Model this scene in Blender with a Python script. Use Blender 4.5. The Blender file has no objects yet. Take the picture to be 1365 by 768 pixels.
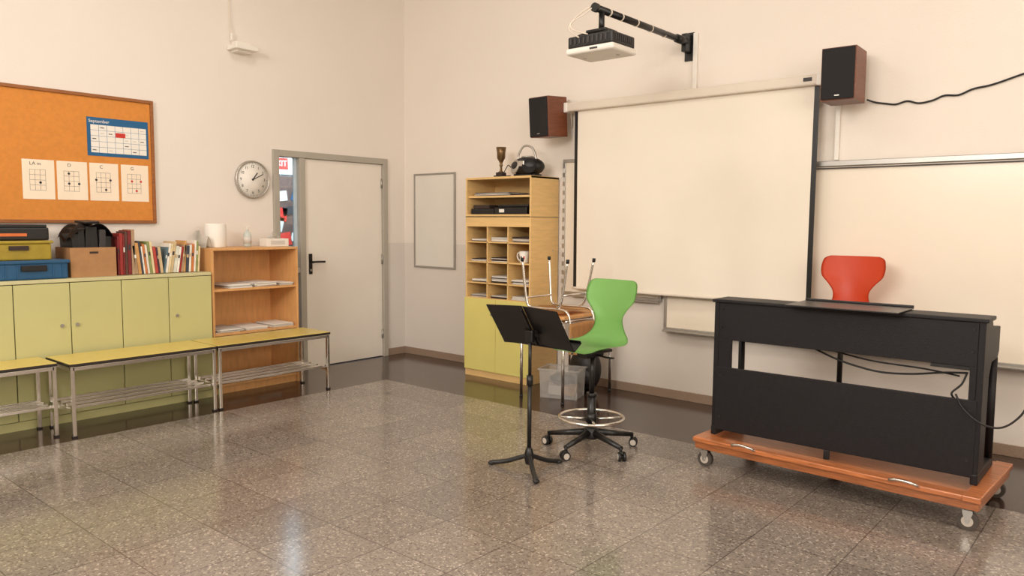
import bpy, bmesh, math, random
from mathutils import Vector, Matrix, Euler
import numpy as np
random.seed(7)
D=math.radians
# ---------------------------------------------------------------- materials
def lin(c):
    o=[]
    for v in c:
        v=v/255.0
        o.append(v/12.92 if v<=0.04045 else ((v+0.055)/1.055)**2.4)
    return (o[0],o[1],o[2],1)
def new_mat(name):
    m=bpy.data.materials.new(name); m.use_nodes=True
    nt=m.node_tree; b=nt.nodes["Principled BSDF"]
    return m,nt,b
def mat(name,rgb,rough=.5,metal=0,var=.06,scale=8,bump=0,bscale=200,stretch=None,coat=0,trans=0,alpha=1,emit=0,spec=None):
    m,nt,b=new_mat(name); N=nt.nodes; L=nt.links
    tc=N.new("ShaderNodeTexCoord"); mp=N.new("ShaderNodeMapping"); L.new(tc.outputs["Object"],mp.inputs[0])
    if stretch: mp.inputs["Scale"].default_value=stretch
    nz=N.new("ShaderNodeTexNoise"); nz.inputs["Scale"].default_value=scale; nz.inputs["Detail"].default_value=5
    L.new(mp.outputs[0],nz.inputs["Vector"])
    rp=N.new("ShaderNodeValToRGB"); c=lin(rgb)
    rp.color_ramp.elements[0].position=.3; rp.color_ramp.elements[1].position=.7
    rp.color_ramp.elements[0].color=[v*(1-var) for v in c[:3]]+[1]
    rp.color_ramp.elements[1].color=[min(1,v*(1+var)) for v in c[:3]]+[1]
    L.new(nz.outputs[0],rp.inputs[0]); L.new(rp.outputs[0],b.inputs["Base Color"])
    b.inputs["Roughness"].default_value=rough; b.inputs["Metallic"].default_value=metal
    if spec is not None: b.inputs["Specular IOR Level"].default_value=spec
    if coat: b.inputs["Coat Weight"].default_value=coat; b.inputs["Coat Roughness"].default_value=.1
    if trans: b.inputs["Transmission Weight"].default_value=trans
    if alpha<1: b.inputs["Alpha"].default_value=alpha
    if emit:
        L.new(rp.outputs[0],b.inputs["Emission Color"]); b.inputs["Emission Strength"].default_value=emit
    if bump:
        n2=N.new("ShaderNodeTexNoise"); n2.inputs["Scale"].default_value=bscale; L.new(tc.outputs["Object"],n2.inputs["Vector"])
        bp=N.new("ShaderNodeBump"); bp.inputs["Strength"].default_value=bump; bp.inputs["Distance"].default_value=.005
        L.new(n2.outputs[0],bp.inputs["Height"]); L.new(bp.outputs[0],b.inputs["Normal"])
    return m
def wall_mat(name,up,low,zc=1.22):
    m,nt,b=new_mat(name); N=nt.nodes; L=nt.links
    g=N.new("ShaderNodeNewGeometry"); s=N.new("ShaderNodeSeparateXYZ"); L.new(g.outputs["Position"],s.inputs[0])
    lt=N.new("ShaderNodeMath"); lt.operation='LESS_THAN'; lt.inputs[1].default_value=zc; L.new(s.outputs[2],lt.inputs[0])
    mx=N.new("ShaderNodeMix"); mx.data_type='RGBA'; mx.inputs[6].default_value=lin(up); mx.inputs[7].default_value=lin(low)
    L.new(lt.outputs[0],mx.inputs[0])
    nz=N.new("ShaderNodeTexNoise"); nz.inputs["Scale"].default_value=1.5; nz.inputs["Detail"].default_value=4; L.new(g.outputs["Position"],nz.inputs["Vector"])
    mr=N.new("ShaderNodeMapRange"); mr.inputs[3].default_value=.96; mr.inputs[4].default_value=1.02; L.new(nz.outputs[0],mr.inputs[0])
    m2=N.new("ShaderNodeVectorMath"); m2.operation='SCALE'; L.new(mx.outputs[2],m2.inputs[0]); L.new(mr.outputs[0],m2.inputs["Scale"])
    L.new(m2.outputs[0],b.inputs["Base Color"])
    rr=N.new("ShaderNodeMapRange"); rr.inputs[3].default_value=.7; rr.inputs[4].default_value=.38; L.new(lt.outputs[0],rr.inputs[0]); L.new(rr.outputs[0],b.inputs["Roughness"])
    n2=N.new("ShaderNodeTexNoise"); n2.inputs["Scale"].default_value=70; L.new(g.outputs["Position"],n2.inputs["Vector"])
    bp=N.new("ShaderNodeBump"); bp.inputs["Strength"].default_value=.08; bp.inputs["Distance"].default_value=.01
    L.new(n2.outputs[0],bp.inputs["Height"]); L.new(bp.outputs[0],b.inputs["Normal"])
    return m
def floor_mat():
    m,nt,b=new_mat("terrazzo_tiles"); N=nt.nodes; L=nt.links
    g=N.new("ShaderNodeNewGeometry"); s=N.new("ShaderNodeSeparateXYZ"); L.new(g.outputs["Position"],s.inputs[0])
    def math_(op,a,bv=None):
        n=N.new("ShaderNodeMath"); n.operation=op
        if isinstance(a,(int,float)): n.inputs[0].default_value=a
        else: L.new(a,n.inputs[0])
        if bv is not None:
            if isinstance(bv,(int,float)): n.inputs[1].default_value=bv
            else: L.new(bv,n.inputs[1])
        return n.outputs[0]
    dark=math_('MAXIMUM',math_('LESS_THAN',s.outputs[0],.98),math_('GREATER_THAN',s.outputs[1],-1.10))
    T=.40
    def line(sock,off):
        f=math_('FRACT',math_('DIVIDE',math_('ADD',sock,off),T))
        d=math_('MINIMUM',f,math_('SUBTRACT',1.0,f))
        return math_('LESS_THAN',d,.007)
    grout=math_('MAXIMUM',line(s.outputs[0],-.98+8),line(s.outputs[1],1.10+16))
    cx=math_('FLOOR',math_('DIVIDE',math_('ADD',s.outputs[0],-.98+8),T)); cy=math_('FLOOR',math_('DIVIDE',math_('ADD',s.outputs[1],1.10+16),T))
    cb=N.new("ShaderNodeCombineXYZ"); L.new(cx,cb.inputs[0]); L.new(cy,cb.inputs[1])
    wn=N.new("ShaderNodeTexWhiteNoise"); L.new(cb.outputs[0],wn.inputs["Vector"])
    v=N.new("ShaderNodeTexVoronoi"); v.inputs["Scale"].default_value=115; L.new(g.outputs["Position"],v.inputs["Vector"])
    sp=N.new("ShaderNodeSeparateColor"); L.new(v.outputs["Color"],sp.inputs[0])
    def ramp(cols):
        r=N.new("ShaderNodeValToRGB"); r.color_ramp.interpolation='CONSTANT'
        for i,(p,c) in enumerate(cols):
            e=r.color_ramp.elements[i] if i<2 else r.color_ramp.elements.new(p)
            e.position=p; e.color=lin(c)
        L.new(sp.outputs[0],r.inputs[0]); return r.outputs[0]
    light=ramp([(0,(126,115,106)),(.3,(136,125,115)),(.62,(143,132,121)),(.82,(106,95,87)),(.92,(174,163,151))])
    dk=ramp([(0,(60,43,36)),(.4,(68,49,41)),(.75,(50,35,30)),(.94,(92,72,60))])
    mx=N.new("ShaderNodeMix"); mx.data_type='RGBA'; L.new(dark,mx.inputs[0]); L.new(light,mx.inputs[6]); L.new(dk,mx.inputs[7])
    mr=N.new("ShaderNodeMapRange"); mr.inputs[3].default_value=.84; mr.inputs[4].default_value=1.08; L.new(wn.outputs[0],mr.inputs[0])
    sc=N.new("ShaderNodeVectorMath"); sc.operation='SCALE'; L.new(mx.outputs[2],sc.inputs[0]); L.new(mr.outputs[0],sc.inputs["Scale"])
    gm=N.new("ShaderNodeMix"); gm.data_type='RGBA'; L.new(math_('MULTIPLY',grout,.62),gm.inputs[0]); L.new(sc.outputs[0],gm.inputs[6]); gm.inputs[7].default_value=lin((58,49,43))
    L.new(gm.outputs[2],b.inputs["Base Color"])
    nz=N.new("ShaderNodeTexNoise"); nz.inputs["Scale"].default_value=3; L.new(g.outputs["Position"],nz.inputs["Vector"])
    r2=N.new("ShaderNodeMapRange"); r2.inputs[3].default_value=.09; r2.inputs[4].default_value=.18; L.new(nz.outputs[0],r2.inputs[0])
    r3=math_('ADD',r2.outputs[0],math_('MULTIPLY',wn.outputs[0],.04)); L.new(r3,b.inputs["Roughness"])
    b.inputs["IOR"].default_value=1.65
    return m

m_wallL=wall_mat("wall_paint_left",(234,225,215),(220,213,205))
m_wallB=wall_mat("wall_paint_back",(236,226,214),(223,214,204))
m_floor=floor_mat()
m_ceil=mat("ceiling_paint",(235,230,222),.8,var=.02)
m_base=mat("baseboard_terrazzo",(150,128,110),.35,var=.15,scale=120)
m_birch=mat("birch_laminate",(228,190,128),.42,var=.07,scale=6,stretch=(1,1,8))
m_beech=mat("beech_laminate",(216,162,104),.42,var=.09,scale=6,stretch=(6,6,1))
m_green=mat("yellow_green_laminate",(192,188,132),.4,var=.03,scale=3)
m_green2=mat("lime_yellow_laminate",(222,210,124),.4,var=.03,scale=3)
m_gap=mat("dark_gap",(60,50,35),.8)
m_top=mat("cabinet_edge",(200,194,150),.4,var=.03)
m_yel=mat("bench_yellow_laminate",(216,192,104),.28,var=.03)
m_black=mat("black_plastic",(24,22,22),.45,var=.1)
m_blackm=mat("black_metal",(22,20,20),.35,var=.1)
m_edge=mat("dark_edge",(40,32,26),.5)
m_chrome=mat("chrome",(226,222,216),.2,1,var=.03)
m_alu=mat("aluminium",(176,172,166),.38,.8,var=.04)
m_cork=mat("orange_felt",(214,138,60),.85,var=.06,scale=30,bump=.3,bscale=300)
m_oak=mat("frame_wood",(150,92,46),.5,var=.15,scale=10,stretch=(1,1,6))
m_paper=mat("paper",(238,232,222),.7,var=.03)
m_paper2=mat("paper_warm",(246,228,204),.7,var=.03)
m_paper3=mat("paper_grey",(205,200,192),.7,var=.05)
m_blue=mat("calendar_blue",(20,92,138),.5,var=.06)
m_red=mat("red_ink",(200,50,40),.5)
m_ink=mat("ink",(60,56,56),.6)
m_white=mat("white_plastic",(234,228,218),.4,var=.02)
m_glassw=mat("whiteboard_surface",(240,228,210),.22,var=.02,scale=2)
m_wb=mat("small_whiteboard_surface",(226,220,210),.25,var=.02,scale=2)
m_screen=mat("screen_fabric",(238,228,212),.65,var=.02,scale=2)
m_screenbar=mat("screen_case_paint",(222,210,194),.4,var=.02)
m_door=mat("door_laminate",(234,226,214),.5,var=.02,scale=3)
m_dframe=mat("door_frame_paint",(172,165,153),.45,var=.03)
m_spk=mat("speaker_wood",(116,64,40),.4,var=.2,scale=8,stretch=(1,1,7))
m_grille=mat("speaker_grille",(22,18,18),.8,var=.2,scale=300)
m_lime=mat("green_polypropylene",(158,214,126),.36,var=.03,scale=3)
m_redp=mat("red_polypropylene",(226,88,48),.36,var=.03,scale=3)
m_piano=mat("piano_black_ash",(24,21,23),.5,var=.15,scale=40,bump=.15,bscale=150,spec=.3)
m_plate=mat("satin_black_plate",(34,30,30),.3,var=.1)
m_dolly=mat("dolly_pine",(156,92,50),.35,var=.35,scale=9,stretch=(1,12,12),coat=.3)
m_dolly2=mat("dolly_pine_rim",(178,106,60),.35,var=.35,scale=9,stretch=(1,12,12),coat=.3)
m_rub=mat("caster_rubber",(70,62,56),.6)
m_rubw=mat("caster_pale",(190,180,168),.5)
m_key=mat("ivory_keys",(235,230,220),.25)
m_card=mat("cardboard",(170,126,84),.8,var=.08,scale=15)
m_gold=mat("amber_box",(160,138,44),.3,var=.12,scale=12)
m_bluebox=mat("blue_crate",(28,80,118),.4,var=.1)
m_brown=mat("dark_brown_card",(52,36,30),.6,var=.2)
m_clear=mat("clear_plastic",(200,196,190),.15,var=.02,alpha=.32)
m_glass=mat("door_glass",(235,245,250),.03,var=0,trans=1)
m_cable=mat("black_cable",(16,14,14),.5)
m_wcable=mat("white_cable",(225,212,195),.5)
m_corr=mat("corridor_paint",(190,205,215),.7)
m_corrd=mat("corridor_board",(92,70,62),.7,var=.3,scale=9)
m_gel=mat("sanitiser_gel",(210,222,215),.1,var=.02,alpha=.55)
m_silver=mat("silver_paint",(190,184,176),.3,.7)
m_bronze=mat("trophy_bronze",(120,96,66),.3,.8,var=.1)
m_pink=mat("curve_orange",(214,110,50),.5)

# ---------------------------------------------------------------- builder
class B:
    def __init__(s,name,loc=(0,0,0),rz=0):
        s.name=name; s.loc=loc; s.rz=rz; s.bm=bmesh.new(); s.mats=[]
    def _add(s,tb,m,smooth=False,mtx=None):
        if m not in s.mats: s.mats.append(m)
        i=s.mats.index(m)
        if mtx is not None: tb.transform(mtx)
        for f in tb.faces: f.material_index=i; f.smooth=smooth
        me=bpy.data.meshes.new("tmp"); tb.to_mesh(me); tb.free(); s.bm.from_mesh(me); bpy.data.meshes.remove(me)
    def box(s,c,size,m,bev=0,rot=(0,0,0),seg=2):
        tb=bmesh.new(); bmesh.ops.create_cube(tb,size=1); bmesh.ops.scale(tb,vec=size,verts=tb.verts)
        if bev: bmesh.ops.bevel(tb,geom=tb.edges[:],offset=bev,segments=seg,affect='EDGES',profile=.5)
        s._add(tb,m,False,Matrix.Translation(c)@Euler(rot).to_matrix().to_4x4()); return s
    def b2(s,a,b,m,bev=0):
        return s.box([(a[i]+b[i])/2 for i in range(3)],[abs(b[i]-a[i]) for i in range(3)],m,bev)
    def cyl(s,p0,p1,r,m,r2=None,seg=20):
        p0=Vector(p0);p1=Vector(p1);d=p1-p0; tb=bmesh.new()
        bmesh.ops.create_cone(tb,cap_ends=True,segments=seg,radius1=r,radius2=r if r2 is None else r2,depth=d.length)
        q=d.to_track_quat('Z','Y').to_matrix().to_4x4()
        if m not in s.mats: s.mats.append(m)
        mt=Matrix.Translation((p0+p1)/2)@q; tb.transform(mt)
        i=s.mats.index(m)
        for f in tb.faces: f.material_index=i; f.smooth=len(f.verts)==4
        me=bpy.data.meshes.new("tmp"); tb.to_mesh(me); tb.free(); s.bm.from_mesh(me); bpy.data.meshes.remove(me); return s
    def tube(s,pts,r,m,seg=10,sub=6,closed=False,curve=True):
        P=[Vector(p) for p in pts]; n=len(P)
        if curve and n>2:
            Q=[]
            rng=range(n if closed else n-1)
            for i in rng:
                g=lambda k:P[k%n] if closed else P[max(0,min(n-1,k))]
                a,b_,c,d=g(i-1),g(i),g(i+1),g(i+2)
                for j in range(sub):
                    t=j/sub
                    Q.append(.5*((2*b_)+(c-a)*t+(2*a-5*b_+4*c-d)*t*t+(3*b_-a-3*c+d)*t**3))
            if not closed: Q.append(P[-1])
            P=Q
        n=len(P); tb=bmesh.new(); rings=[]; up=Vector((0,0,1)); prev=None
        for i,p in enumerate(P):
            t=(P[(i+1)%n]-P[i-1]) if closed else (P[min(i+1,n-1)]-P[max(i-1,0)])
            t.normalize()
            if prev is None:
                a=up if abs(t.dot(up))<.9 else Vector((1,0,0)); x=a.cross(t).normalized()
            else:
                x=(prev-t*prev.dot(t)).normalized()
            prev=x; y=t.cross(x)
            rings.append([tb.verts.new(p+(x*math.cos(2*math.pi*k/seg)+y*math.sin(2*math.pi*k/seg))*r) for k in range(seg)])
        for i in range(n if closed else n-1):
            A=rings[i];C=rings[(i+1)%n]
            for k in range(seg): tb.faces.new((A[k],A[(k+1)%seg],C[(k+1)%seg],C[k]))
        if not closed:
            tb.faces.new(rings[0][::-1]); tb.faces.new(rings[-1])
        bmesh.ops.recalc_face_normals(tb,faces=tb.faces)
        s._add(tb,m,True); return s
    def lathe(s,prof,c,m,seg=32,rot=(0,0,0),smooth=True):
        tb=bmesh.new(); rings=[]
        for r,z in prof:
            rings.append([tb.verts.new((r*math.cos(2*math.pi*k/seg),r*math.sin(2*math.pi*k/seg),z)) for k in range(seg)])
        for i in range(len(prof)-1):
            for k in range(seg): tb.faces.new((rings[i][k],rings[i][(k+1)%seg],rings[i+1][(k+1)%seg],rings[i+1][k]))
        tb.faces.new(rings[0][::-1]); tb.faces.new(rings[-1])
        bmesh.ops.remove_doubles(tb,verts=tb.verts,dist=1e-6)
        bmesh.ops.recalc_face_normals(tb,faces=tb.faces)
        s._add(tb,m,smooth,Matrix.Translation(c)@Euler(rot).to_matrix().to_4x4()); return s
    def sphere(s,c,sc,m,rot=(0,0,0)):
        tb=bmesh.new(); bmesh.ops.create_uvsphere(tb,u_segments=28,v_segments=16,radius=1)
        s._add(tb,m,True,Matrix.Translation(c)@Euler(rot).to_matrix().to_4x4()@Matrix.Diagonal((*sc,1))); return s
    def prism(s,poly,axis,a,b,m,bev=0):
        tb=bmesh.new()
        def mk(u,v,w):
            return {'x':(w,u,v),'y':(u,w,v),'z':(u,v,w)}[axis]
        f=tb.faces.new([tb.verts.new(mk(u,v,a)) for u,v in poly])
        r=bmesh.ops.extrude_face_region(tb,geom=[f])
        vs=[e for e in r['geom'] if isinstance(e,bmesh.types.BMVert)]
        bmesh.ops.translate(tb,verts=vs,vec=Vector(mk(0,0,b-a)))
        bmesh.ops.recalc_face_normals(tb,faces=tb.faces)
        if bev: bmesh.ops.bevel(tb,geom=tb.edges[:],offset=bev,segments=2,affect='EDGES',profile=.5)
        s._add(tb,m,False); return s
    def grid(s,fn,nu,nv,th,m,mtx=None):
        tb=bmesh.new(); V=[[tb.verts.new(fn(i/nu,j/nv)) for j in range(nv+1)] for i in range(nu+1)]
        for i in range(nu):
            for j in range(nv): tb.faces.new((V[i][j],V[i+1][j],V[i+1][j+1],V[i][j+1]))
        if th: bmesh.ops.solidify(tb,geom=tb.faces[:],thickness=th)
        bmesh.ops.recalc_face_normals(tb,faces=tb.faces)
        s._add(tb,m,True,mtx); return s
    def text(s,body,pos,size,rot,m,align='CENTER'):
        cu=bpy.data.curves.new("t","FONT"); cu.body=body; cu.size=size; cu.align_x=align; cu.align_y='CENTER'; cu.extrude=.0004
        ob=bpy.data.objects.new("t",cu); me=bpy.data.meshes.new_from_object(ob)
        tb=bmesh.new(); tb.from_mesh(me); bpy.data.meshes.remove(me); bpy.data.objects.remove(ob); bpy.data.curves.remove(cu)
        s._add(tb,m,False,Matrix.Translation(pos)@Euler(rot).to_matrix().to_4x4()); return s
    def finish(s):
        me=bpy.data.meshes.new(s.name); s.bm.to_mesh(me); s.bm.free()
        for m in s.mats: me.materials.append(m)
        ob=bpy.data.objects.new(s.name,me); ob.location=s.loc; ob.rotation_euler=(0,0,s.rz)
        bpy.context.collection.objects.link(ob); return ob

RX,RY,ZC=9.4,-9.0,4.3
TL=(D(90),0,D(90))   # text facing +x
TB=(D(90),0,0)       # text facing -y
# ---------------------------------------------------------------- room shell
b=B("floor"); b.b2((0,RY,-.1),(RX,0,0),m_floor); b.finish()
b=B("ceiling"); b.b2((-.15,RY,ZC),(RX,.15,ZC+.1),m_ceil); b.finish()
b=B("wall_left"); b.b2((-.15,RY,0),(0,-1.63,ZC),m_wallL); b.b2((-.15,-.26,0),(0,.15,ZC),m_wallL); b.b2((-.15,-1.63,2.11),(0,-.26,ZC),m_wallL); b.finish()
b=B("wall_back"); b.b2((0,0,0),(RX,.15,ZC),m_wallB); b.finish()
b=B("wall_right"); b.b2((RX,RY,0),(RX+.15,.15,ZC),m_wallB); b.finish()
b=B("wall_front"); b.b2((-.15,RY-.15,0),(RX+.15,RY,ZC),m_wallB); b.finish()
b=B("baseboard_left"); b.b2((0,-.26,0),(.015,0,.075),m_base,.003); b.b2((0,RY,0),(.015,-1.64,.075),m_base,.003); b.finish()
b=B("baseboard_back"); b.b2((.015,-.015,0),(RX,0,.075),m_base,.003); b.finish()
# corridor behind the door
b=B("corridor_floor"); b.b2((-2.0,-5,-.1),(-.15,3,0),m_floor); b.finish()
b=B("wall_corridor"); b.b2((-2.1,-5,0),(-2.0,3,2.8),m_corr); b.b2((-2.0,3,0),(-.15,3.1,2.8),m_corr); b.b2((-2.0,-5.1,0),(-.15,-5,2.8),m_corr); b.b2((-2.1,-5,2.8),(-.15,3.1,2.9),m_corr); b.b2((-.15,.15,0),(-.1,3.1,2.8),m_corr); b.finish()
b=B("corridor_pinboard"); b.b2((-1.998,-1.1,1.1),(-1.96,.9,2.0),m_corrd,.004)
for i in range(22):
    y=-1.0+random.random()*1.6; z=1.2+random.random()*.6
    b.box((-1.955,y,z),(.004,.10+random.random()*.08,.10+random.random()*.08),random.choice([m_blue,m_paper3,m_brown,m_bluebox,m_red,m_ink]),rot=(random.uniform(-.3,.3),0,0))
b.finish()
b=B("corridor_exit_sign"); b.b2((-1.998,-.48,2.02),(-1.97,.10,2.32),m_paper,.003); b.b2((-1.97,-.40,2.08),(-1.965,-.16,2.22),m_red)
b.text("EXIT",(-1.963,-.28,2.15),.1,TL,m_paper); b.finish()
# door
b=B("door_frame")
for a,c in (((-.1,-1.63,0),(.03,-1.57,2.11)),((-.1,-.32,0),(.03,-.26,2.11)),((-.1,-1.57,2.05),(.03,-.32,2.11)),((-.08,-1.35,0),(.025,-1.285,2.05)),((-.06,-1.57,0),(.02,-1.35,.12)),((-.06,-1.57,.95),(.02,-1.35,1.0))): b.b2(a,c,m_dframe,.004)
b.finish()
b=B("window_1"); b.b2((-.04,-1.57,.12),(-.032,-1.35,.95),m_glass); b.b2((-.04,-1.57,1.0),(-.032,-1.35,2.05),m_glass); b.b2((-.045,-1.385,1.0),(-.02,-1.352,2.05),m_corr); b.finish()
b=B("door_1"); b.b2((-.05,-1.283,.008),(0,-.322,2.048),m_door,.003)
b.b2((0,-1.245,.93),(.008,-1.205,1.13),m_blackm,.003); b.cyl((.0,-1.225,1.05),(.055,-1.225,1.05),.011,m_blackm); b.tube([(.055,-1.23,1.05),(.055,-1.18,1.052),(.053,-1.09,1.05)],.010,m_blackm)
b.cyl((.006,-1.225,.97),(.014,-1.225,.97),.012,m_alu)
for z in (.25,1.05,1.85): b.cyl((.008,-.328,z-.05),(.008,-.328,z+.05),.009,m_alu)
b.finish()
# ---------------------------------------------------------------- cork board
b=B("notice_board"); b.b2((0.001,-4.28,1.44),(.015,-2.75,2.39),m_cork)
for a,c in (((0.001,-4.30,1.42),(.03,-2.73,1.445)),((0.001,-4.30,2.385),(.03,-2.73,2.41)),((0.001,-4.30,1.445),(.03,-4.275,2.385)),((0.001,-2.755,1.445),(.03,-2.73,2.385))): b.b2(a,c,m_oak,.003)
b.finish()
b=B("calendar_poster"); b.b2((.0155,-3.24,1.94),(.018,-2.775,2.235),m_blue)
b.text("September",(.0185,-3.15,2.205),.035,TL,m_paper)
b.b2((.018,-3.215,1.965),(.0188,-2.79,2.18),m_paper)
for i in range(8):
    y=-3.215+i*.425/7; b.b2((.0188,y-.001,1.965),(.0194,y+.001,2.18),m_blue)
for i in range(6):
    z=1.965+i*.215/5; b.b2((.0188,-3.215,z-.001),(.0194,-2.79,z+.001),m_blue)
b.b2((.0188,-3.03,2.092),(.0198,-2.955,2.128),m_red)
for i in range(20):
    y=-3.215+.0607*(random.randrange(7)+.5); z=1.965+.043*(random.randrange(5)+.5); b.b2((.0188,y-.018,z-.004),(.0196,y+.010,z+.002),random.choice([m_paper3,m_paper3,m_ink]))
b.finish()
for k,y in enumerate((-3.585,-3.355,-3.125,-2.89)):
    b=B("chord_chart_sheet"); b.b2((.0155,y-.107,1.595),(.017,y+.107,1.885),m_paper2)
    b.text(["LA m","D","C","G"][k],(.0175,y-.02,1.855),.035,TL,m_ink)
    for i in range(4): b.b2((.017,y-.06+i*.035,1.66),(.0178,y-.0585+i*.035,1.81),m_ink)
    for j in range(5): b.b2((.017,y-.06,1.66+j*.0375),(.0178,y+.0465,1.6618+j*.0375),m_ink)
    for i in range(3):
        yy=y-.0595+random.randrange(4)*.035; zz=1.68+random.randrange(4)*.0375
        b.cyl((.0172,yy,zz),(.0186,yy,zz),.009,m_ink if k<3 else m_red,seg=12)
    b.finish()
# ---------------------------------------------------------------- clock
b=B("analog_clock",(0.001,-1.845,1.82))
b.lathe([(.165,0),(.172,.012),(.170,.032),(.162,.036),(.156,.028),(.156,.02),(.0,.02)],(0,0,0),m_silver,48,(0,D(90),0))
b.lathe([(.156,.020),(.156,.0215),(0,.0215)],(0,0,0),m_paper,48,(0,D(90),0))
for h in range(12):
    a=D(30*h); b.text(str(h if h else 12),(.0222,math.sin(a)*.118,math.cos(a)*.118),.036,TL,m_ink)
for h in range(60):
    a=D(6*h); l=.01 if h%5 else .015
    b.box((.0222,math.sin(a)*.147,math.cos(a)*.147),(.001,.002,l),m_ink,rot=(-a,0,0))
def hand(a,l,w): 
    a=D(a); b.box((.026,math.sin(a)*l*.42,math.cos(a)*l*.42),(.002,w,l),m_ink,rot=(-a,0,0))
hand(37,.085,.009); hand(64,.12,.006); b.cyl((.02,0,0),(.03,0,0),.009,m_ink); b.finish()
# ---------------------------------------------------------------- wall wifi box
b=B("wifi_access_point"); b.b2((0.001,-2.06,2.935),(.16,-1.84,2.975),m_white,.008); b.b2((0.001,-2.02,2.92),(.10,-1.88,3.01),m_white,.006)
b.tube([(.03,-2.02,2.99),(.03,-2.03,3.05),(.015,-2.035,3.3),(.012,-2.04,3.9),(.012,-2.04,ZC)],.004,m_wcable); b.box((.03,-2.025,3.05),(.02,.02,.06),m_white,.003); b.finish()
# ---------------------------------------------------------------- left cabinets
b=B("storage_cabinet"); xf=.47
y0=-4.985; y1=-2.505
b.b2((.016,y0,.06),(xf-.02,y1,1.005),m_top); b.b2((.016,y0,1.005),(xf,y1,1.03),m_top,.003); b.b2((.03,y0,0),(xf-.01,y1,.06),m_green)
b.b2((xf-.022,y0,.06),(xf-.018,y1,1.005),m_gap)
y=y1; i=0
while y>y0+.05:
    w=.354; b.b2((xf-.018,y-w+.003,.065),(xf,y-.003,1.0),m_green,.002)
    if i%2==0: ky=y-w+.06
    else: ky=y-.06
    if i in(0,2,3,5): 
        b.cyl((xf,ky if i!=2 else y-w+.04,.70),(xf+.012,ky if i!=2 else y-w+.04,.70),.012,m_alu)
    y-=w; i+=1
b.finish()
# items on the cabinet
b=B("blue_storage_box"); b.b2((.08,-4.02,1.031),(.44,-3.56,1.15),m_bluebox,.012); b.b2((.07,-4.03,1.14),(.45,-3.55,1.165),m_bluebox,.006); b.box((.45,-3.78,1.11),(.015,.16,.04),m_blackm,.004)
for yy in (-3.95,-3.88,-3.66,-3.60): b.b2((.438,yy-.004,1.045),(.446,yy+.004,1.135),m_bluebox)
b.finish()
b=B("amber_storage_box"); b.b2((.09,-4.08,1.166),(.42,-3.655,1.28),m_gold,.01); b.b2((.08,-4.09,1.28),(.43,-3.645,1.30),m_gold,.005); b.box((.428,-3.86,1.25),(.012,.12,.03),m_brown,.003); b.finish()
b=B("flat_black_case"); b.b2((.10,-4.1,1.302),(.40,-3.66,1.39),m_black,.01); b.b2((.395,-3.98,1.33),(.402,-3.80,1.35),m_pink); b.b2((.11,-4.09,1.39),(.39,-3.67,1.41),m_black,.004); b.finish()
b=B("cardboard_box"); 
for a,c in (((.12,-3.53,1.031),(.40,-3.215,1.04)),((.12,-3.53,1.04),(.125,-3.215,1.245)),((.395,-3.53,1.04),(.40,-3.215,1.245)),((.125,-3.53,1.04),(.395,-3.525,1.245)),((.125,-3.22,1.04),(.395,-3.215,1.245))): b.b2(a,c,m_card)
b.b2((.4,-3.40,1.2),(.402,-3.34,1.215),m_brown); b.finish()
b=B("black_folders"); 
for i,(yy,h,t) in enumerate(((-3.48,.30,.05),(-3.44,.34,.03),(-3.395,.35,-.03),(-3.35,.35,.04),(-3.30,.33,-.04),(-3.26,.28,-.03))): b.box((.26,yy,1.045+h/2),(.235,.044,h),[m_black,m_black,m_black,m_black,m_ink,m_black][i],.004,rot=(t,0,0))
b.grid(lambda u,v:(.13+.27*u,-3.52+.30*v,1.30+.11*math.sin(math.pi*v)**.6+.02*math.sin(u*9+v*7)),16,16,.012,m_black); b.box((.27,-3.36,1.43),(.12,.12,.016),m_black,.006,rot=(.05,.1,.3)); b.finish()
cols=[(150,44,40),(200,176,136),(232,224,210),(120,34,36),(60,66,80),(200,120,66),(170,140,110),(225,205,160),(90,60,48),(180,70,56),(214,214,200),(140,150,90),(74,50,66),(236,232,220),(200,150,90),(96,120,130)]
mb=[mat("book_cover_%d"%i,c,.55,var=.12,scale=20) for i,c in enumerate(cols)]
b=B("row_of_books"); y=-3.195; k=0
while y<-2.56:
    t=random.uniform(.010,.026); tall=y<-3.08
    h=random.uniform(.27,.36) if tall else random.uniform(.20,.255); dp=random.uniform(.15,.19)
    lean=0 if tall else (D(6) if y<-2.86 else D(-9) if y<-2.70 else D(-4))
    m=random.choice([mb[0],mb[3],mb[9],mb[8],mb[6]]) if tall else mb[[2,7,1,10,13,0,6,14,4,13,5,2,11,7,9,12,1,15][k%18]]
    xc=.38-dp/2
    b.box((xc,y+t/2-math.sin(lean)*h/2*1.0,1.033+h/2*math.cos(lean)+abs(math.sin(lean))*t/2),(dp,t,h),m,.0015,rot=(lean,0,0))
    if random.random()<.6: b.box((xc+dp/2,y+t/2-math.sin(lean)*h/2,1.033+h*.62),(.002,t*.7,h*.12),random.choice([m_paper,mb[1],m_ink]),rot=(lean,0,0))
    y+=t+.0025; k+=1
b.finish()
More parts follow.
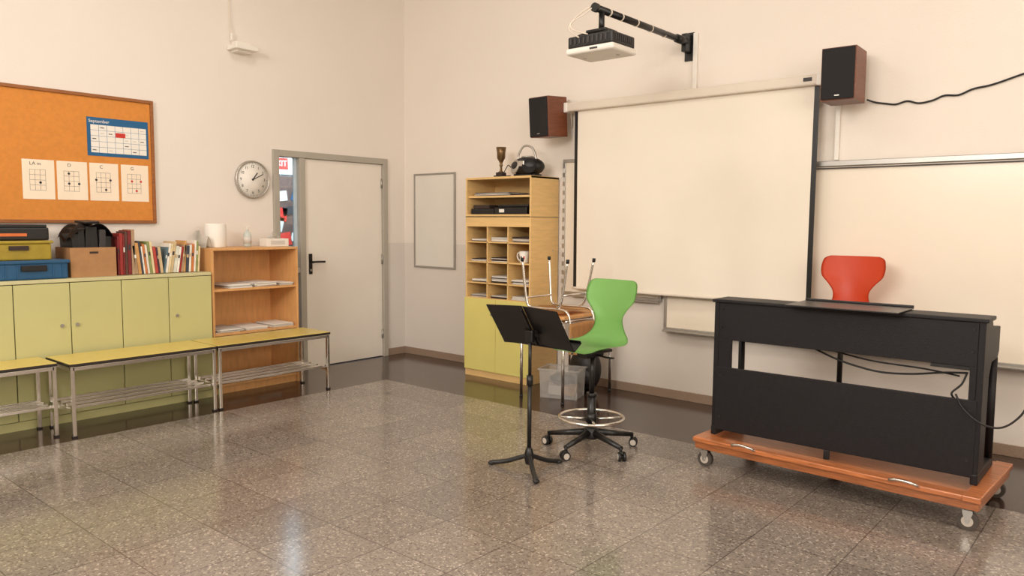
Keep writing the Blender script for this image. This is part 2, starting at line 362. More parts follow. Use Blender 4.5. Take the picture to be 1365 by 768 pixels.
# ---------------------------------------------------------------- beech bookcase
b=B("open_bookcase"); X0,X1,Y0,Y1,H=.016,.45,-2.49,-1.67,1.22; t=.02
b.b2((X0,Y0,0),(X1,Y0+t,H-t),m_beech,.002); b.b2((X0,Y1-t,0),(X1,Y1,H-t),m_beech,.002); b.b2((X0,Y0,H-t),(X1,Y1,H),m_beech,.002)
b.b2((X0,Y0+t,.0),(X0+.008,Y1-t,H-t),m_beech)
for z in (.06,.49,.86): b.b2((X0+.008,Y0+t,z),(X1-.01,Y1-t,z+t),m_beech,.002)
b.b2((X0,Y0+t,0),(X1-.03,Y1-t,.06),m_beech)
b.finish()
def papers(name,xc,yc,z,w,d,n,th=.006,ms=(m_paper,m_paper3),jit=.02):
    b=B(name)
    for i in range(n):
        b.box((xc+random.uniform(-jit,jit),yc+random.uniform(-jit,jit),z+th*(i+.5)),(w,d,th*.9),random.choice(ms),rot=(0,0,random.uniform(-.06,.06)))
    b.finish()
papers("paper_stack",.27,-2.21,.881,.30,.21,5); papers("paper_stack",.27,-1.97,.881,.30,.20,6,jit=.008); papers("paper_stack",.30,-1.77,.881,.24,.13,4,jit=.008)
papers("paper_stack",.27,-2.31,.511,.30,.21,5); papers("paper_stack",.27,-2.06,.511,.30,.20,4,jit=.01); papers("paper_stack",.28,-1.81,.511,.28,.20,5,jit=.01)
papers("paper_stack",.27,-2.25,.081,.30,.21,3); papers("paper_stack",.27,-1.95,.081,.30,.22,4)
b=B("paper_towel_roll",(.24,-2.335,1.221)); b.lathe([(.02,0),(.085,0),(.088,.01),(.088,.19),(.082,.2),(.022,.2),(.02,.19)],(0,0,0),m_paper); b.finish()
b=B("folded_white_cloth"); b.grid(lambda u,v:(.10+.24*u,-2.485+.055*v+.012*math.sin(u*7),1.222+(.17-.10*abs(u-.45))*(1-abs(2*v-1)**1.5)*(0.85+.15*math.sin(u*5+1))),16,16,.004,m_paper); b.finish()
b=B("hand_sanitiser_bottle",(.25,-2.045,1.221)); b.lathe([(.03,0),(.034,.006),(.034,.10),(.028,.125),(.013,.135),(.013,.145)],(0,0,0),m_gel,24); b.lathe([(.034,.03),(.0346,.03),(.0346,.09),(.034,.09)],(0,0,0),m_paper3,24); b.cyl((0,0,.14),(0,0,.175),.008,m_white); b.box((.01,0,.178),(.05,.014,.010),m_white,.003); b.finish()
b=B("tissue_box",(.28,-1.80,1.221)); b.box((0,0,.035),(.12,.22,.07),m_white,.003); b.box((.061,0,.035),(.001,.14,.035),m_paper3)
b.grid(lambda u,v:(-.03+.06*u+.015*math.sin(v*6),-.05+.10*v,.07+.06*math.sin(math.pi*v)*(.6+.4*math.cos(u*6))),10,12,.002,m_paper); b.finish()
# ---------------------------------------------------------------- benches
def bench(ya,yb,xa,xb,H=.50):
    b=B("changing_bench"); r=.0125
    b.b2((xa,ya,H-.022),(xb,yb,H-.004),m_edge,.003); b.b2((xa+.003,ya+.003,H-.006),(xb-.003,yb-.003,H),m_yel,.002)
    L=[(x,y) for x in (xa+.015,xb-.015) for y in (ya+.02,yb-.02)]
    for x,y in L: b.b2((x-r,y-r,0.004),(x+r,y+r,H-.022),m_chrome,.003); b.b2((x-r-.002,y-r-.002,0),(x+r+.002,y+r+.002,.012),m_black)
    for x in (xa+.015,xb-.015): b.b2((x-r,ya+.02,H-.05),(x+r,yb-.02,H-.024),m_chrome,.002)
    for y in (ya+.02,yb-.02): b.b2((xa+.015,y-r,H-.05),(xb-.015,y+r,H-.024),m_chrome,.002); b.b2((xa+.015,y-r,.165),(xb-.015,y+r,.19),m_chrome,.002)
    for k in range(4):
        x=xa+.05+(xb-xa-.1)*k/3; b.b2((x-.011,ya+.03,.19),(x+.011,yb-.03,.21),m_chrome,.002)
    b.finish()
bench(-2.715,-1.68,.52,.93); bench(-3.755,-2.725,.51,.935); bench(-4.83,-3.785,.48,.82)
# ---------------------------------------------------------------- small whiteboard
def board(name,xa,xb,za,zb,surf,fr=.02,dep=.02):
    b=B(name); b.b2((xa+fr*.5,-dep*.7,za+fr*.5),(xb-fr*.5,-.002,zb-fr*.5),surf)
    for a,c in (((xa,-dep,za),(xb,-.002,za+fr)),((xa,-dep,zb-fr),(xb,-.002,zb)),((xa,-dep,za+fr),(xa+fr,-.002,zb-fr)),((xb-fr,-dep,za+fr),(xb,-.002,zb-fr))): b.b2(a,c,m_alu,.003)
    return b
board("small_whiteboard",.17,.79,.96,1.96,m_wb).finish()
b=board("magnetic_whiteboard",2.17,3.20,.80,2.02,m_glassw,.03,.03); b.b2((2.3,-.07,.79),(3.19,-.03,.805),m_alu,.003)
for i in range(14): b.b2((2.175,-.034,.86+i*.08),(2.20,-.03,.90+i*.08),m_paper3)
b.finish()
b=board("magnetic_whiteboard",3.23,6.35,.57,1.90,m_glassw,.025,.03); b.b2((3.23,-.05,1.862),(6.35,-.002,1.90),m_alu,.004); b.b2((3.23,-.04,1.845),(6.35,-.03,1.852),m_edge); b.b2((3.25,-.09,.565),(6.33,-.03,.58),m_alu,.003); b.finish()
b=B("cable_trunking"); b.b2((3.43,-.025,2.49),(3.465,-.001,2.95),m_white,.003); b.finish()
b=B("cable_trunking"); b.b2((4.545,-.025,1.905),(4.575,-.001,2.36),m_white,.003); b.finish()
# ---------------------------------------------------------------- projection screen
b=B("projection_screen")
b.b2((2.30,-.165,2.42),(4.46,-.075,2.495),m_screenbar,.012); b.b2((2.27,-.17,2.415),(2.31,-.07,2.50),m_white,.008); b.b2((4.45,-.17,2.415),(4.49,-.07,2.50),m_white,.008)
b.b2((2.45,-.075,2.44),(2.50,-.001,2.49),m_alu); b.b2((4.25,-.075,2.44),(4.30,-.001,2.49),m_alu); b.b2((4.36,-.169,2.45),(4.42,-.164,2.475),m_ink)
wv=lambda x,z:-.12+.006*math.sin(x*5.1+1)*(2.42-z)+.003*math.sin(x*13+z*2)*(2.42-z)
zb0=.875
b.grid(lambda u,v:(2.395+(4.425-2.395)*u,wv(2.395+2.03*u,2.43-(2.43-zb0)*v),2.43-(2.43-zb0)*v),80,30,0,m_screen)
for xa,xb in ((2.362,2.395),(4.425,4.462)):
    b.grid(lambda u,v:(xa+(xb-xa)*u,wv(xa+(xb-xa)*u,2.43-(2.43-zb0)*v),2.43-(2.43-zb0)*v),2,30,0,m_blackm)
b.tube([(2.362,wv(2.362,zb0),zb0)]+[(2.362+2.1*i/10,wv(2.362+2.1*i/10,zb0),zb0) for i in range(1,11)],.011,m_screenbar)
b.finish()
# ---------------------------------------------------------------- speakers
def speaker(x,y,z,rz,tilt=0):
    b=B("loudspeaker",(x,y,z),rz); w,h,d=.22,.345,.25
    b.box((0,d/2,0),(w,d,h),m_spk,.004); b.box((0,-.006,0),(w-.012,.016,h-.012),m_grille,.006)
    b.box((0,-.0145,-h/2+.03),(.03,.002,.006),m_silver)
    b.box((0,d+.02,0),(.06,.05,.10),m_blackm,.005); b.cyl((0,d+.03,0),(0,d+.09,0),.015,m_blackm)
    o=b.finish(); o.rotation_euler=(tilt,0,rz)
speaker(2.15,-.36,2.365,D(-4),D(4)); speaker(4.655,-.35,2.445,D(2))
b=B("speaker_cable"); b.tube([(4.76,-.06,2.30),(4.80,-.02,2.285),(4.87,-.012,2.27),(4.93,-.012,2.26),(5.0,-.012,2.275),(5.07,-.012,2.255),(5.15,-.012,2.265),(5.22,-.012,2.29),(5.30,-.012,2.285),(5.38,-.012,2.315),(5.48,-.012,2.33),(5.60,-.012,2.365),(5.7,-.012,2.40),(5.9,-.012,2.5)],.006,m_cable); b.finish()
b=B("speaker_cable"); b.tube([(2.19,-.06,2.47),(2.24,-.05,2.54),(2.255,-.05,2.50),(2.26,-.04,2.40),(2.26,-.02,2.3)],.005,m_wcable); b.finish()
# ---------------------------------------------------------------- projector on arm
b=B("projector_with_wall_arm")
b.b2((3.35,-.012,2.74),(3.43,-.001,2.96),m_blackm,.003); b.b2((3.365,-.10,2.80),(3.415,-.012,2.94),m_blackm,.006)
b.cyl((3.39,-.02,2.88),(3.38,-1.30,2.88),.024,m_blackm); b.cyl((3.39,-.05,2.88),(3.39,-.22,2.88),.032,m_blackm)
b.cyl((3.38,-1.30,2.88),(3.38,-1.33,2.88),.03,m_blackm)
for y in (-.4,-.6,-.8,-1.0,-1.15): b.cyl((3.383,y,2.88),(3.383,y-.012,2.88),.027,m_wcable)
b.cyl((3.38,-1.24,2.88),(3.38,-1.24,2.73),.02,m_blackm); b.box((3.38,-1.24,2.735),(.16,.14,.02),m_blackm,.004)
for sx in(-1,1):
    for sy in(-1,1): b.tube([(3.38+sx*.05,-1.24+sy*.04,2.735),(3.38+sx*.12,-1.24+sy*.09,2.71),(3.38+sx*.13,-1.24+sy*.10,2.69)],.008,m_blackm)
b.box((3.38,-1.24,2.66),(.36,.275,.08),m_black,.012); b.box((3.38,-1.24,2.600),(.385,.30,.045),m_white,.018,seg=3)
for k in range(9): b.box((3.568-.008,-1.34+k*.025,2.665),(.008,.008,.045),m_ink); b.box((3.23+k*.035,-1.379,2.665),(.012,.008,.04),m_ink)
b.lathe([(.045,0),(.045,.03),(.036,.034),(.03,.02),(0,.02)],(3.29,-1.115,2.655),m_black,24,(D(-90),0,0))
b.box((3.42,-1.392,2.60),(.06,.003,.012),m_ink); b.cyl((3.25,-1.24,2.574),(3.25,-1.24,2.579),.014,m_paper3); b.cyl((3.49,-1.2,2.574),(3.49,-1.2,2.579),.014,m_paper3)
b.tube([(3.30,-1.37,2.68),(3.23,-1.40,2.74),(3.24,-1.38,2.80),(3.30,-1.35,2.86),(3.36,-1.31,2.90)],.005,m_wcable)
b.tube([(3.36,-1.37,2.70),(3.28,-1.43,2.73),(3.26,-1.42,2.78),(3.33,-1.36,2.84),(3.38,-1.30,2.91)],.004,m_wcable)
b.finish()
# ---------------------------------------------------------------- tall birch cabinet
b=B("tall_shelf_cabinet"); xa,xb,yf,yk=1.33,2.12,-.42,-.02; t=.018
b.b2((xa,yf,0.0),(xa+t,yk,1.86),m_birch,.0015); b.b2((xb-t,yf,0),(xb,yk,1.86),m_birch,.0015)
b.b2((xa+t,yk-.008,0.06),(xb-t,yk,1.86),m_birch)
b.b2((xa,yf-.003,1.842),(xb,yk,1.862),m_birch,.0015)
b.b2((xa+t,yf,0),(xb-t,yk,.06),m_birch)
for z in (.06,.73,1.485,1.505): b.b2((xa+t,yf,z),(xb-t,yk-.008,z+t),m_birch,.001)
b.b2((xa+t,yf-.001,1.41),(xb-t,yf+.02,1.485),m_birch,.001)
b.b2((xa-.001,yf-.004,1.498),(xb+.001,yk,1.5025),m_edge)
b.b2((xa+t,yf+.02,1.675),(xb-t,yk-.008,1.675+t),m_birch,.001)
iw=(xb-xa-2*t)/3
for k in (1,2): b.b2((xa+t+iw*k-.006,yf+.005,.748),(xa+t+iw*k+.006,yk-.008,1.41),m_birch,.001)
for z in (.88,1.075,1.26): b.b2((xa+t,yf+.005,z),(xb-t,yk-.008,z+.012),m_birch,.001)
xm=(xa+xb)/2
b.b2((xa+.003,yf-.018,.065),(xm-.002,yf,.742),m_green2,.002); b.b2((xm+.002,yf-.018,.065),(xb-.003,yf,.742),m_green2,.002)
for x in (xm-.04,xm+.04): b.cyl((x,yf-.018,.6),(x,yf-.036,.6),.009,m_alu)
for z in(.58,1.5,1.2): b.cyl((xb,-.1,z),(xb+.003,-.1,z),.006,m_alu)
b.finish()
def cell(c,r): return xa+t+iw*(c+.5),[.748,.892,1.087,1.272][r]
for c,r,n in ((0,3,3),(1,3,5),(2,3,6),(0,1,3),(1,1,8),(2,0,4),(1,0,3),(0,0,3),(0,2,3),(1,2,5),(2,1,5)):
    x,z=cell(c,r); papers("paper_stack",x,-.235,z+.001,.20,.29,n,.008,(m_paper,m_paper3,m_paper3,m_brown),.008)
b=B("magazine_pile"); 
for i in range(5): b.box((1.62+random.uniform(-.01,.01),-.24,1.694+.006*(i+.5)),(.42,.28,.005),[m_ink,m_paper,m_brown,m_paper,m_ink][i],rot=(0,0,random.uniform(-.05,.05)))
b.box((1.96,-.24,1.70),(.22,.28,.012),m_brown); b.finish()
b=B("black_binders"); b.b2((1.38,-.40,1.524),(1.66,-.10,1.575),m_black,.006); b.b2((1.40,-.39,1.576),(1.60,-.10,1.61),m_brown,.004); b.b2((1.68,-.41,1.524),(2.06,-.12,1.585),m_black,.006); b.box((1.88,-.26,1.60),(.34,.26,.02),m_black,.004,rot=(0,0,.05))
b.b2((1.74,-.4115,1.54),(1.80,-.41,1.57),m_paper); b.finish()
def mug(x,y,z):
    b=B("ceramic_mug",(x,y,z)); b.lathe([(0,0),(.036,0),(.042,.01),(.046,.105),(.043,.106),(.036,.012),(0,.01)],(0,0,0),m_white,28)
    b.tube([(-.043,0,.088),(-.074,0,.085),(-.078,0,.05),(-.06,0,.025),(-.04,0,.022)],.007,m_white)
    for a in (200,235,270,305): 
        a=D(a); b.box((.0435*math.cos(a),.0435*math.sin(a),.05),(.003,.014,.025),random.choice([m_ink,m_red,m_blue]),rot=(0,0,a))
    b.finish()
mug(2.0,-.36,1.088)
b=B("trophy_cup",(1.62,-.25,1.863)); b.box((0,0,.01),(.10,.10,.02),m_black,.003); b.box((0,0,.035),(.07,.07,.03),m_brown,.003)
b.lathe([(.03,.05),(.012,.065),(.01,.10),(.018,.115),(.012,.13),(.02,.15),(.038,.18),(.040,.23),(.048,.28),(.044,.28),(.02,.17),(0,.165)],(0,0,0),m_bronze,28)
b.finish()
b=B("portable_cd_player",(1.94,-.25,1.863),D(8))
b.sphere((0,0,.09),(.165,.115,.088),m_black); b.box((0,0,.012),(.22,.14,.024),m_black,.008)
b.lathe([(.062,0),(.066,.010),(.058,.014),(0,.010)],(.07,-.088,.085),m_grille,28,(D(78),0,D(22)))
b.lathe([(.062,0),(.066,.010),(.058,.014),(0,.010)],(-.08,-.078,.085),m_silver,28,(D(78),0,D(-28)))
b.box((0,-.108,.11),(.06,.02,.05),m_silver,.006); b.lathe([(.06,0),(.055,.012),(0,.014)],(0,0,.17),m_silver,28)
b.tube([(-.09,-.02,.15),(-.085,-.02,.20),(-.04,-.02,.265),(0.01,-.02,.275),(.06,-.02,.25),(.09,-.02,.19),(.10,-.02,.14)],.010,m_silver); b.finish()
b=B("power_cord"); b.tube([(1.775,-.26,1.93),(1.755,-.30,1.97),(1.73,-.30,1.95),(1.70,-.32,1.89),(1.66,-.36,1.868),(1.72,-.39,1.868),(1.86,-.395,1.868)],.004,m_cable); b.finish()
# ---------------------------------------------------------------- school table, upturned chair, clear box
b=B("school_table"); b.b2((2.32,-.83,.685),(2.80,-.10,.71),m_beech,.004)
for x in (2.345,2.775):
    for y in (-.805,-.125): b.cyl((x,y,0.01),(x,y,.685),.0125,m_chrome); b.cyl((x,y,0),(x,y,.02),.015,m_black)
for x in (2.345,2.775): b.cyl((x,-.805,.665),(x,-.125,.665),.011,m_chrome)
for y in (-.805,-.125): b.cyl((2.345,y,.665),(2.775,y,.665),.011,m_chrome)
b.finish()
b=B("upturned_school_chair",(2.56,-.61,.712))
def seat(u,v):
    x=-.19+.38*u; y=(-.19+.38*v)
    return (x,y,.018+.012*math.sin(math.pi*v)*1-.0+ (.01 if u<.1 else 0))
b.grid(seat,14,14,.012,m_beech)
for sy in(-1,1):
    yy=sy*.165
    b.tube([(-.15,yy*.95,.045),(-.19,yy,.10),(-.225,yy*1.1,.43)],.0105,m_chrome)
    b.tube([(.12,yy*.95,.045),(.17,yy,.12),(.235,yy*1.1,.43)],.0105,m_chrome)
    b.tube([(-.15,yy*.95,.045),(0,yy*.9,.042),(.12,yy*.95,.045),(.22,yy,.03),(.255,yy,-.05),(.277,yy,-.30)],.0105,m_chrome)
    b.cyl((-.226,yy*1.1,.42),(-.228,yy*1.1,.45),.014,m_black); b.cyl((.236,yy*1.1,.42),(.238,yy*1.1,.45),.014,m_black)
b.tube([(-.19,-.165,.12),(-.20,0,.12),(-.19,.165,.12)],.009,m_chrome); b.tube([(.185,-.17,.16),(.185,.17,.16)],.009,m_chrome,curve=False)
b.grid(lambda u,v:(.282+.03*math.sin(math.pi*u)-.012, -.19+.38*u*1.0, -.06-.24*v-.015*math.sin(math.pi*u)*(1-2*v)*-1),16,8,.011,m_beech)
b.finish()
b=B("clear_storage_box",(2.59,-.56,0),D(18)); W,Dp,Hh=.34,.24,.24
b.box((0,0,.006),(W-.04,Dp-.04,.008),m_clear)
for sx in(-1,1): b.box((sx*(W/2-.012),0,Hh/2),(.005,Dp-.02,Hh),m_clear,rot=(0,sx*D(4),0))
for sy in(-1,1): b.box((0,sy*(Dp/2-.012),Hh/2),(W-.02,.005,Hh),m_clear,rot=(-sy*D(4),0,0))
b.box((0,Dp/2,Hh),(W,.02,.012),m_clear); b.box((0,-Dp/2,Hh),(W,.02,.012),m_clear); b.box((W/2,0,Hh),(.02,Dp,.012),m_clear); b.box((-W/2,0,Hh),(.02,Dp,.012),m_clear)
b.box((-.05,0,.06),(.14,.14,.08),m_paper3,.01,rot=(0,.1,.3)); b.box((.07,.01,.06),(.10,.13,.08),m_card,.01,rot=(0,.1,.1)); b.sphere((0,.0,.15),(.11,.08,.05),m_black); b.finish()
b=B("black_backpack",(2.62,-.27,0)); b.sphere((0,0,.20),(.15,.10,.20),m_black); b.sphere((0,-.07,.14),(.11,.05,.10),m_blackm); b.tube([(-.04,0,.38),(-.03,0,.44),(.03,0,.44),(.04,0,.38)],.008,m_black); b.finish()
# ---------------------------------------------------------------- shell chairs
def interp(tab,v):
    n=len(tab)-1; x=v*n; i=min(int(x),n-1); t_=x-i
    g=lambda k:tab[max(0,min(n,k))]
    a,b_,c,d=g(i-1),g(i),g(i+1),g(i+2)
    return [.5*((2*b_[k])+(c[k]-a[k])*t_+(2*a[k]-5*b_[k]+4*c[k]-d[k])*t_*t_+(3*b_[k]-a[k]-3*c[k]+d[k])*t_**3) for k in range(len(b_))]
SH=[(-.225,-.025,.12,0),(-.215,-.010,.175,0),(-.18,0,.200,.006),(-.09,.0,.210,.012),(.02,-.010,.210,.018),(.10,-.006,.195,.02),(.145,.02,.165,.02),(.165,.065,.132,.02),(.175,.12,.115,.02),(.183,.17,.118,.026),(.192,.22,.152,.034),(.202,.265,.193,.038),(.212,.31,.204,.038),(.222,.35,.202,.036),(.230,.385,.190,.03),(.235,.402,.155,.022)]
def shell_chair(name,x,y,rz,seat_z,m,STAR,ringz=.21):
    b=B(name,(x,y,0),rz)
    def fn(u,v):
        d,z,w,k=interp(SH,v); s_=2*u-1
        back=min(1,max(0,(z-.02)/.12))
        return (w*s_, d-(k*s_*s_)*1.0*back, seat_z+z+(k*s_*s_)*(1-back))
    b.grid(fn,20,60,.009,m)
    b.box((0,-.02,seat_z-.035),(.20,.20,.02),m_blackm,.006); b.box((0,-.02,seat_z-.06),(.08,.18,.04),m_blackm,.01)
    b.tube([(.04,-.02,seat_z-.06),(.14,-.03,seat_z-.065),(.20,-.04,seat_z-.06)],.006,m_blackm)
    b.cyl((0,0,.10),(0,0,.36),.027,m_blackm); b.cyl((0,0,.36),(0,0,seat_z-.05),.017,m_blackm); b.cyl((0,0,.37),(0,0,.345),.031,m_blackm)
    b.lathe([(.045,.075),(.05,.09),(.045,.14),(.03,.15)],(0,0,0),m_blackm,28)
    R=.205
    b.tube([(R*math.cos(D(a)),R*math.sin(D(a)),ringz) for a in range(0,360,30)],.010,m_chrome,closed=True,seg=12)
    b.cyl((0,0,ringz-.03),(0,0,ringz+.03),.036,m_blackm)
    for a in (45,135,225,315):
        a=D(a); b.cyl((0,0,ringz-.01),(R*math.cos(a),R*math.sin(a),ringz),.007,m_chrome)
    for i in range(5):
        a=D(72*i+STAR); c,s_=math.cos(a),math.sin(a)
        b.cyl((.02*c,.02*s_,.115),(.29*c,.29*s_,.078),.024,m_blackm,.014)
        b.cyl((.285*c,.285*s_,.085),(.285*c,.285*s_,.045),.009,m_blackm)
        ta=a+D(60); tx,ty=math.cos(ta),math.sin(ta)
        cx,cy=.295*c,.295*s_
        for sg in(-1,1):
            b.cyl((cx+sg*tx*.006,cy+sg*ty*.006,.028),(cx+sg*tx*.024,cy+sg*ty*.024,.028),.028,m_blackm)
            b.cyl((cx+sg*tx*.023,cy+sg*ty*.023,.028),(cx+sg*tx*.0255,cy+sg*ty*.0255,.028),.019,m_rubw)
        b.cyl((cx-tx*.02,cy-ty*.02,.028),(cx+tx*.02,cy+ty*.02,.028),.012,m_blackm)
        b.box((cx,cy,.052),(.03,.03,.02),m_blackm,.006)
    b.finish()
shell_chair("green_drafting_chair",3.63,-1.65,D(-5),.683,m_lime,-11)
shell_chair("red_drafting_chair",4.79,-.49,D(0),.842,m_redp,18)
# ---------------------------------------------------------------- music stand
b=B("music_stand",(3.58,-2.22,0))
for (x,y) in ((-.22,-.09),(.07,.20),(.19,-.17)):
    b.tube([(0,0,.085),(x*.25,y*.25,.062),(x*.6,y*.6,.032),(x,y,.014)],.014,m_blackm,seg=12); b.sphere((x,y,.012),(.02,.02,.012),m_black)
b.lathe([(.022,.03),(.028,.06),(.028,.09),(.02,.12),(.014,.13)],(0,0,0),m_blackm,24)
b.cyl((0,0,.1),(0,0,.52),.0125,m_blackm); b.cyl((0,0,.5),(0,0,.80),.0095,m_blackm); b.cyl((0,0,.50),(0,0,.56),.019,m_blackm)
b.box((0,.0,.79),(.05,.03,.07),m_blackm,.006)
Rm=Matrix.Translation((-.01,-.0,.838))@Matrix.Rotation(D(-2),4,'Z')@Matrix.Rotation(D(34),4,'X')
for sx in(-1,1):
    tb=bmesh.new(); bmesh.ops.create_cube(tb,size=1); bmesh.ops.scale(tb,vec=(.270,.006,.295),verts=tb.verts)
    bmesh.ops.bevel(tb,geom=tb.edges[:],offset=.002,segments=2,affect='EDGES')
    b._add(tb,m_blackm,False,Rm@Matrix.Translation((sx*.137,.012,0))@Matrix.Rotation(sx*D(-4),4,'Z'))
def lb(c,s_):
    tb=bmesh.new(); bmesh.ops.create_cube(tb,size=1); bmesh.ops.scale(tb,vec=s_,verts=tb.verts); b._add(tb,m_blackm,False,Rm@Matrix.Translation(c))
lb((0,.045,-.148),(.54,.07,.005)); lb((0,.08,-.14),(.54,.004,.02)); lb((0,.003,0),(.014,.014,.26)); lb((0,.002,-.04),(.10,.012,.04))
b.finish()
# ---------------------------------------------------------------- digital piano on dolly
b=B("piano_dolly",(5.045,-1.19,0),D(-2.5))
hx,hy=.755,.36
b.box((0,0,.145),(2*hx-.06,2*hy-.04,.022),m_dolly,.003)
b.box((0,-hy+.045,.165),(2*hx,.10,.028),m_dolly2,.005); b.box((0,hy-.045,.165),(2*hx,.09,.028),m_dolly2,.005)
b.box((hx-.04,0,.166),(.08,2*hy+.02,.03),m_dolly2,.005); b.box((-hx+.04,0,.166),(.08,2*hy+.0,.03),m_dolly2,.005)
b.box((0,-hy+.02,.135),(2*hx-.02,.022,.05),m_dolly,.003); b.box((hx-.02,0,.135),(.022,2*hy-.04,.05),m_dolly,.003)
for x in (-.43,.42): b.tube([(x-.07,-hy-.002,.170),(x-.055,-hy-.03,.188),(x,-hy-.035,.196),(x+.055,-hy-.03,.188),(x+.07,-hy-.002,.170)],.007,m_chrome)
for x in (-hx+.06,hx-.06):
    for y in (-hy+.05,hy-.06):
        b.box((x,y,.113),(.08,.06,.006),m_alu); b.cyl((x,y,.098),(x,y,.112),.022,m_alu)
        for sg in(-1,1): b.prism([(x-.022,.10),(x+.022,.10),(x+.022,.085),(x+.008,.045),(x-.008,.045),(x-.022,.085)],'y',y+sg*.02-.0015,y+sg*.02+.0015,m_alu)
        b.box((x,y,.099),(.044,.042,.003),m_alu)
        b.cyl((x,y-.015,.045),(x,y+.015,.045),.045,m_rub,seg=28); b.cyl((x,y-.024,.045),(x,y+.024,.045),.010,m_alu); b.cyl((x,y-.0165,.045),(x,y+.0165,.045),.026,m_rubw)
b.finish()
b=B("digital_piano"); x0,x1,yb_,yf_=4.335,5.735,-1.40,-.97; z0=.182
for xa_,xb_ in ((x0,x0+.03),(x1-.03,x1)):
    b.prism([(yb_,z0+.05),(yb_,1.0),(yb_+.17,1.0),(yb_+.21,.95),(yf_,.93),(yf_+.0,.80),(yf_-.04,.765),(yb_+.22,.765),(yb_+.16,.70),(yb_+.15,z0+.05)],'x',xa_,xb_,m_piano,.004)
    b.b2((xa_-.002,yb_-.005,z0),(xb_+.002,yf_,z0+.055),m_piano,.006)
    b.cyl(((xa_+xb_)/2,yf_-.05,z0+.05),((xa_+xb_)/2,yf_-.06,.77),.02,m_piano)
b.b2((x0+.03,yb_+.002,.765),(x1-.03,yb_+.022,.985),m_piano,.002)
b.b2((x0-.012,yb_-.01,.985),(x1+.012,yb_+.20,1.005),m_piano,.005)
b.b2((x0+.03,yb_+.02,.765),(x1-.03,yf_-.01,.80),m_piano,.003)
b.b2((x0+.03,yb_+.17,.93),(x1-.03,yb_+.185,.99),m_piano)
b.b2((x0+.03,yb_+.185,.80),(x0+.09,yf_,.86),m_piano,.003); b.b2((x1-.09,yb_+.185,.80),(x1-.03,yf_,.86),m_piano,.003)
b.b2((x0+.03,yb_+.19,.86),(x1-.03,yb_+.25,.935),m_plate,.004)
n=52; kw=(x1-x0-.18)/n
for i in range(n): b.b2((x0+.09+i*kw+.0006,yf_-.155,.80),(x0+.09+(i+1)*kw-.0006,yf_-.005,.83),m_key)
for i in range(n-1):
    if i%7 in (0,2,3,5,6): b.b2((x0+.09+(i+1)*kw-.0055,yf_-.155,.83),(x0+.09+(i+1)*kw+.0055,yf_-.06,.842),m_black)
b.b2((x0+.03,yb_+.002,z0+.05),(x0+.11,yb_+.022,.765),m_piano,.002)
b.b2((x1-.06,yb_+.002,z0+.05),(x1-.03,yb_+.022,.765),m_piano,.002)
b.b2((x0+.02,yb_-.004,z0+.035),(x1-.02,yb_+.016,.60),m_piano,.003)
b.b2((5.0,yb_-.002,z0-.018),(5.03,yb_+.02,z0+.035),m_black,.003)
b.b2((x0+.15,yb_+.02,.235),(x1-.15,yb_+.05,.30),m_piano); 
for i in range(3): b.b2((4.95+i*.07,yb_+.05,.25),(4.98+i*.07,yb_+.16,.265),m_alu,.003)
for z in(.3,.55,.84,.95):
    for x in (x0+.05,x1-.05): b.cyl((x,yb_-.006,z),(x,yb_+.004,z),.006,m_blackm)
b.b2((5.50,yb_+.01,.745),(5.68,yb_+.05,.768),m_black,.003)
b.finish()
b=B("music_rest_panel"); b.box((5.085,-1.36,1.012),(.57,.34,.008),m_plate,.003); b.box((5.085,-1.20,1.022),(.57,.012,.012),m_plate,.003); b.finish()
b=B("piano_cables")
b.tube([(4.86,-1.33,.78),(4.93,-1.31,.745),(5.02,-1.32,.715),(5.12,-1.32,.69),(5.25,-1.31,.67),(5.40,-1.31,.68),(5.55,-1.33,.71),(5.66,-1.35,.725)],.0055,m_cable)
b.tube([(4.90,-1.33,.78),(5.0,-1.28,.75),(5.2,-1.28,.72),(5.45,-1.28,.71),(5.62,-1.32,.70)],.0045,m_cable)
b.tube([(5.66,-1.36,.73),(5.64,-1.37,.67),(5.60,-1.38,.62),(5.62,-1.37,.585)],.005,m_cable)
b.tube([(5.62,-1.39,.62),(5.66,-1.42,.56),(5.74,-1.43,.50),(5.82,-1.38,.485),(5.88,-1.25,.53),(5.92,-1.1,.62),(6.0,-.7,.60),(6.1,-.2,.55)],.005,m_cable)
b.finish()
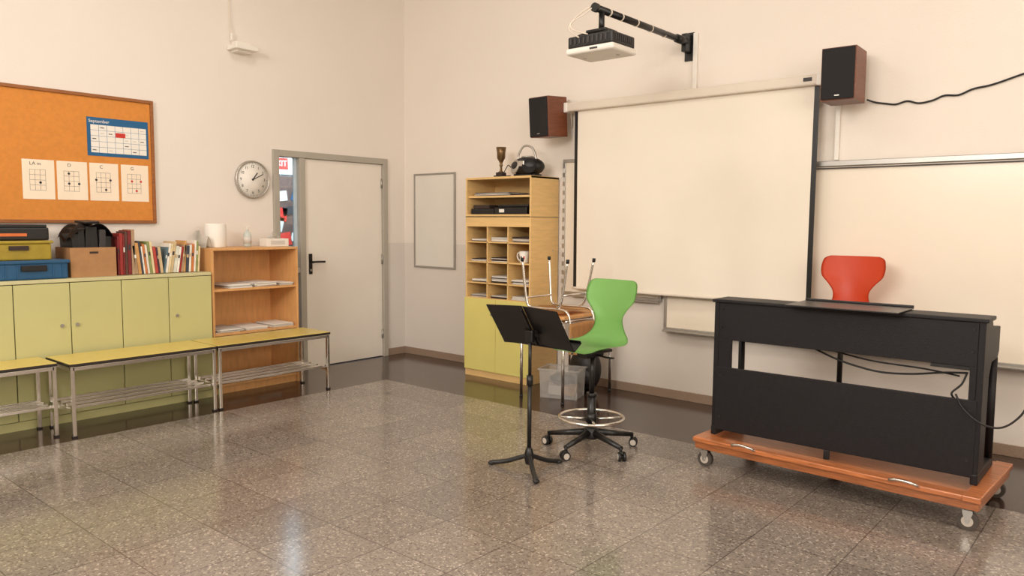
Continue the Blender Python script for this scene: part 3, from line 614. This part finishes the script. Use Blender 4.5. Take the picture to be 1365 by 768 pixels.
# ---------------------------------------------------------------- windows out of view + lights
def window(name,p,size,rot,energy,col):
    w,h=size
    L_=bpy.data.lights.new(name+"_daylight",'AREA'); L_.shape='RECTANGLE'; L_.size=w; L_.size_y=h; L_.energy=energy; L_.color=col
    o=bpy.data.objects.new(name+"_daylight",L_); o.location=p; o.rotation_euler=rot; bpy.context.collection.objects.link(o)
    ex=Vector((1,0,0)) if abs(rot[2])<.01 else Vector((0,1,0))
    c=Vector(p); b_=B(name)
    for k in range(4):
        q=c+ex*(-w/2+w*k/3); b_.box(q,[.05,.05,h+.1],m_alu,.004)
    for zz in (-h/2,h/2):
        sz=[w+.1,.05,.05] if ex.x else [.05,w+.1,.05]; b_.box(c+Vector((0,0,zz)),sz,m_alu,.004)
    b_.finish()
window("window_2",(4.6,RY+.06,3.35),(3.2,1.3),(D(90),0,0),265,(1,.96,.91))
window("window_3",(RX-.06,-4.6,2.4),(5.0,2.0),(D(90),0,D(90)),145,(1,.90,.79))
def clamp(name,p,w,h,e,col):
    b=B(name); b.box((p[0],p[1],p[2]+.04),(w+.04,h+.04,.05),m_white,.005); b.finish()
    L_=bpy.data.lights.new(name+"_tube",'AREA'); L_.shape='RECTANGLE'; L_.size=w; L_.size_y=h; L_.energy=e; L_.color=col
    o=bpy.data.objects.new(name+"_tube",L_); o.location=p; bpy.context.collection.objects.link(o)
for i,(x,y) in enumerate(((2.5,-3.0),(2.5,-6),(6.5,-3.0),(6.5,-6))): clamp("ceiling_lamp",(x,y,ZC-.1),1.2,.6,30,(1,.95,.89))
L_=bpy.data.lights.new("corridor_lamp",'AREA'); L_.size=1.0; L_.energy=100; L_.color=(.8,.92,1); o=bpy.data.objects.new("corridor_lamp",L_); o.location=(-1.0,-.2,2.7); bpy.context.collection.objects.link(o)
w=bpy.data.worlds.new("world"); bpy.context.scene.world=w; w.use_nodes=True; w.node_tree.nodes["Background"].inputs[0].default_value=(.8,.85,1,1); w.node_tree.nodes["Background"].inputs[1].default_value=.3
# ---------------------------------------------------------------- camera
yaw,pitch,roll,f=.70417,.08521,.00766,1022.78
F=Vector((-math.sin(yaw)*math.cos(pitch),math.cos(yaw)*math.cos(pitch),-math.sin(pitch))); r=Vector((math.cos(yaw),math.sin(yaw),0)); u=r.cross(F)
r2=r*math.cos(roll)+u*math.sin(roll); u2=-r*math.sin(roll)+u*math.cos(roll)
cam=bpy.data.cameras.new("camera"); cam.lens=f/1365*36; cam.sensor_width=36
co=bpy.data.objects.new("camera",cam); mt=Matrix((r2,u2,-F)).transposed().to_4x4(); mt.translation=(6.365,-5.666,1.45); co.matrix_world=mt
bpy.context.collection.objects.link(co); bpy.context.scene.camera=co
bpy.context.scene.view_settings.view_transform='Standard'
bpy.context.scene.view_settings.exposure=0
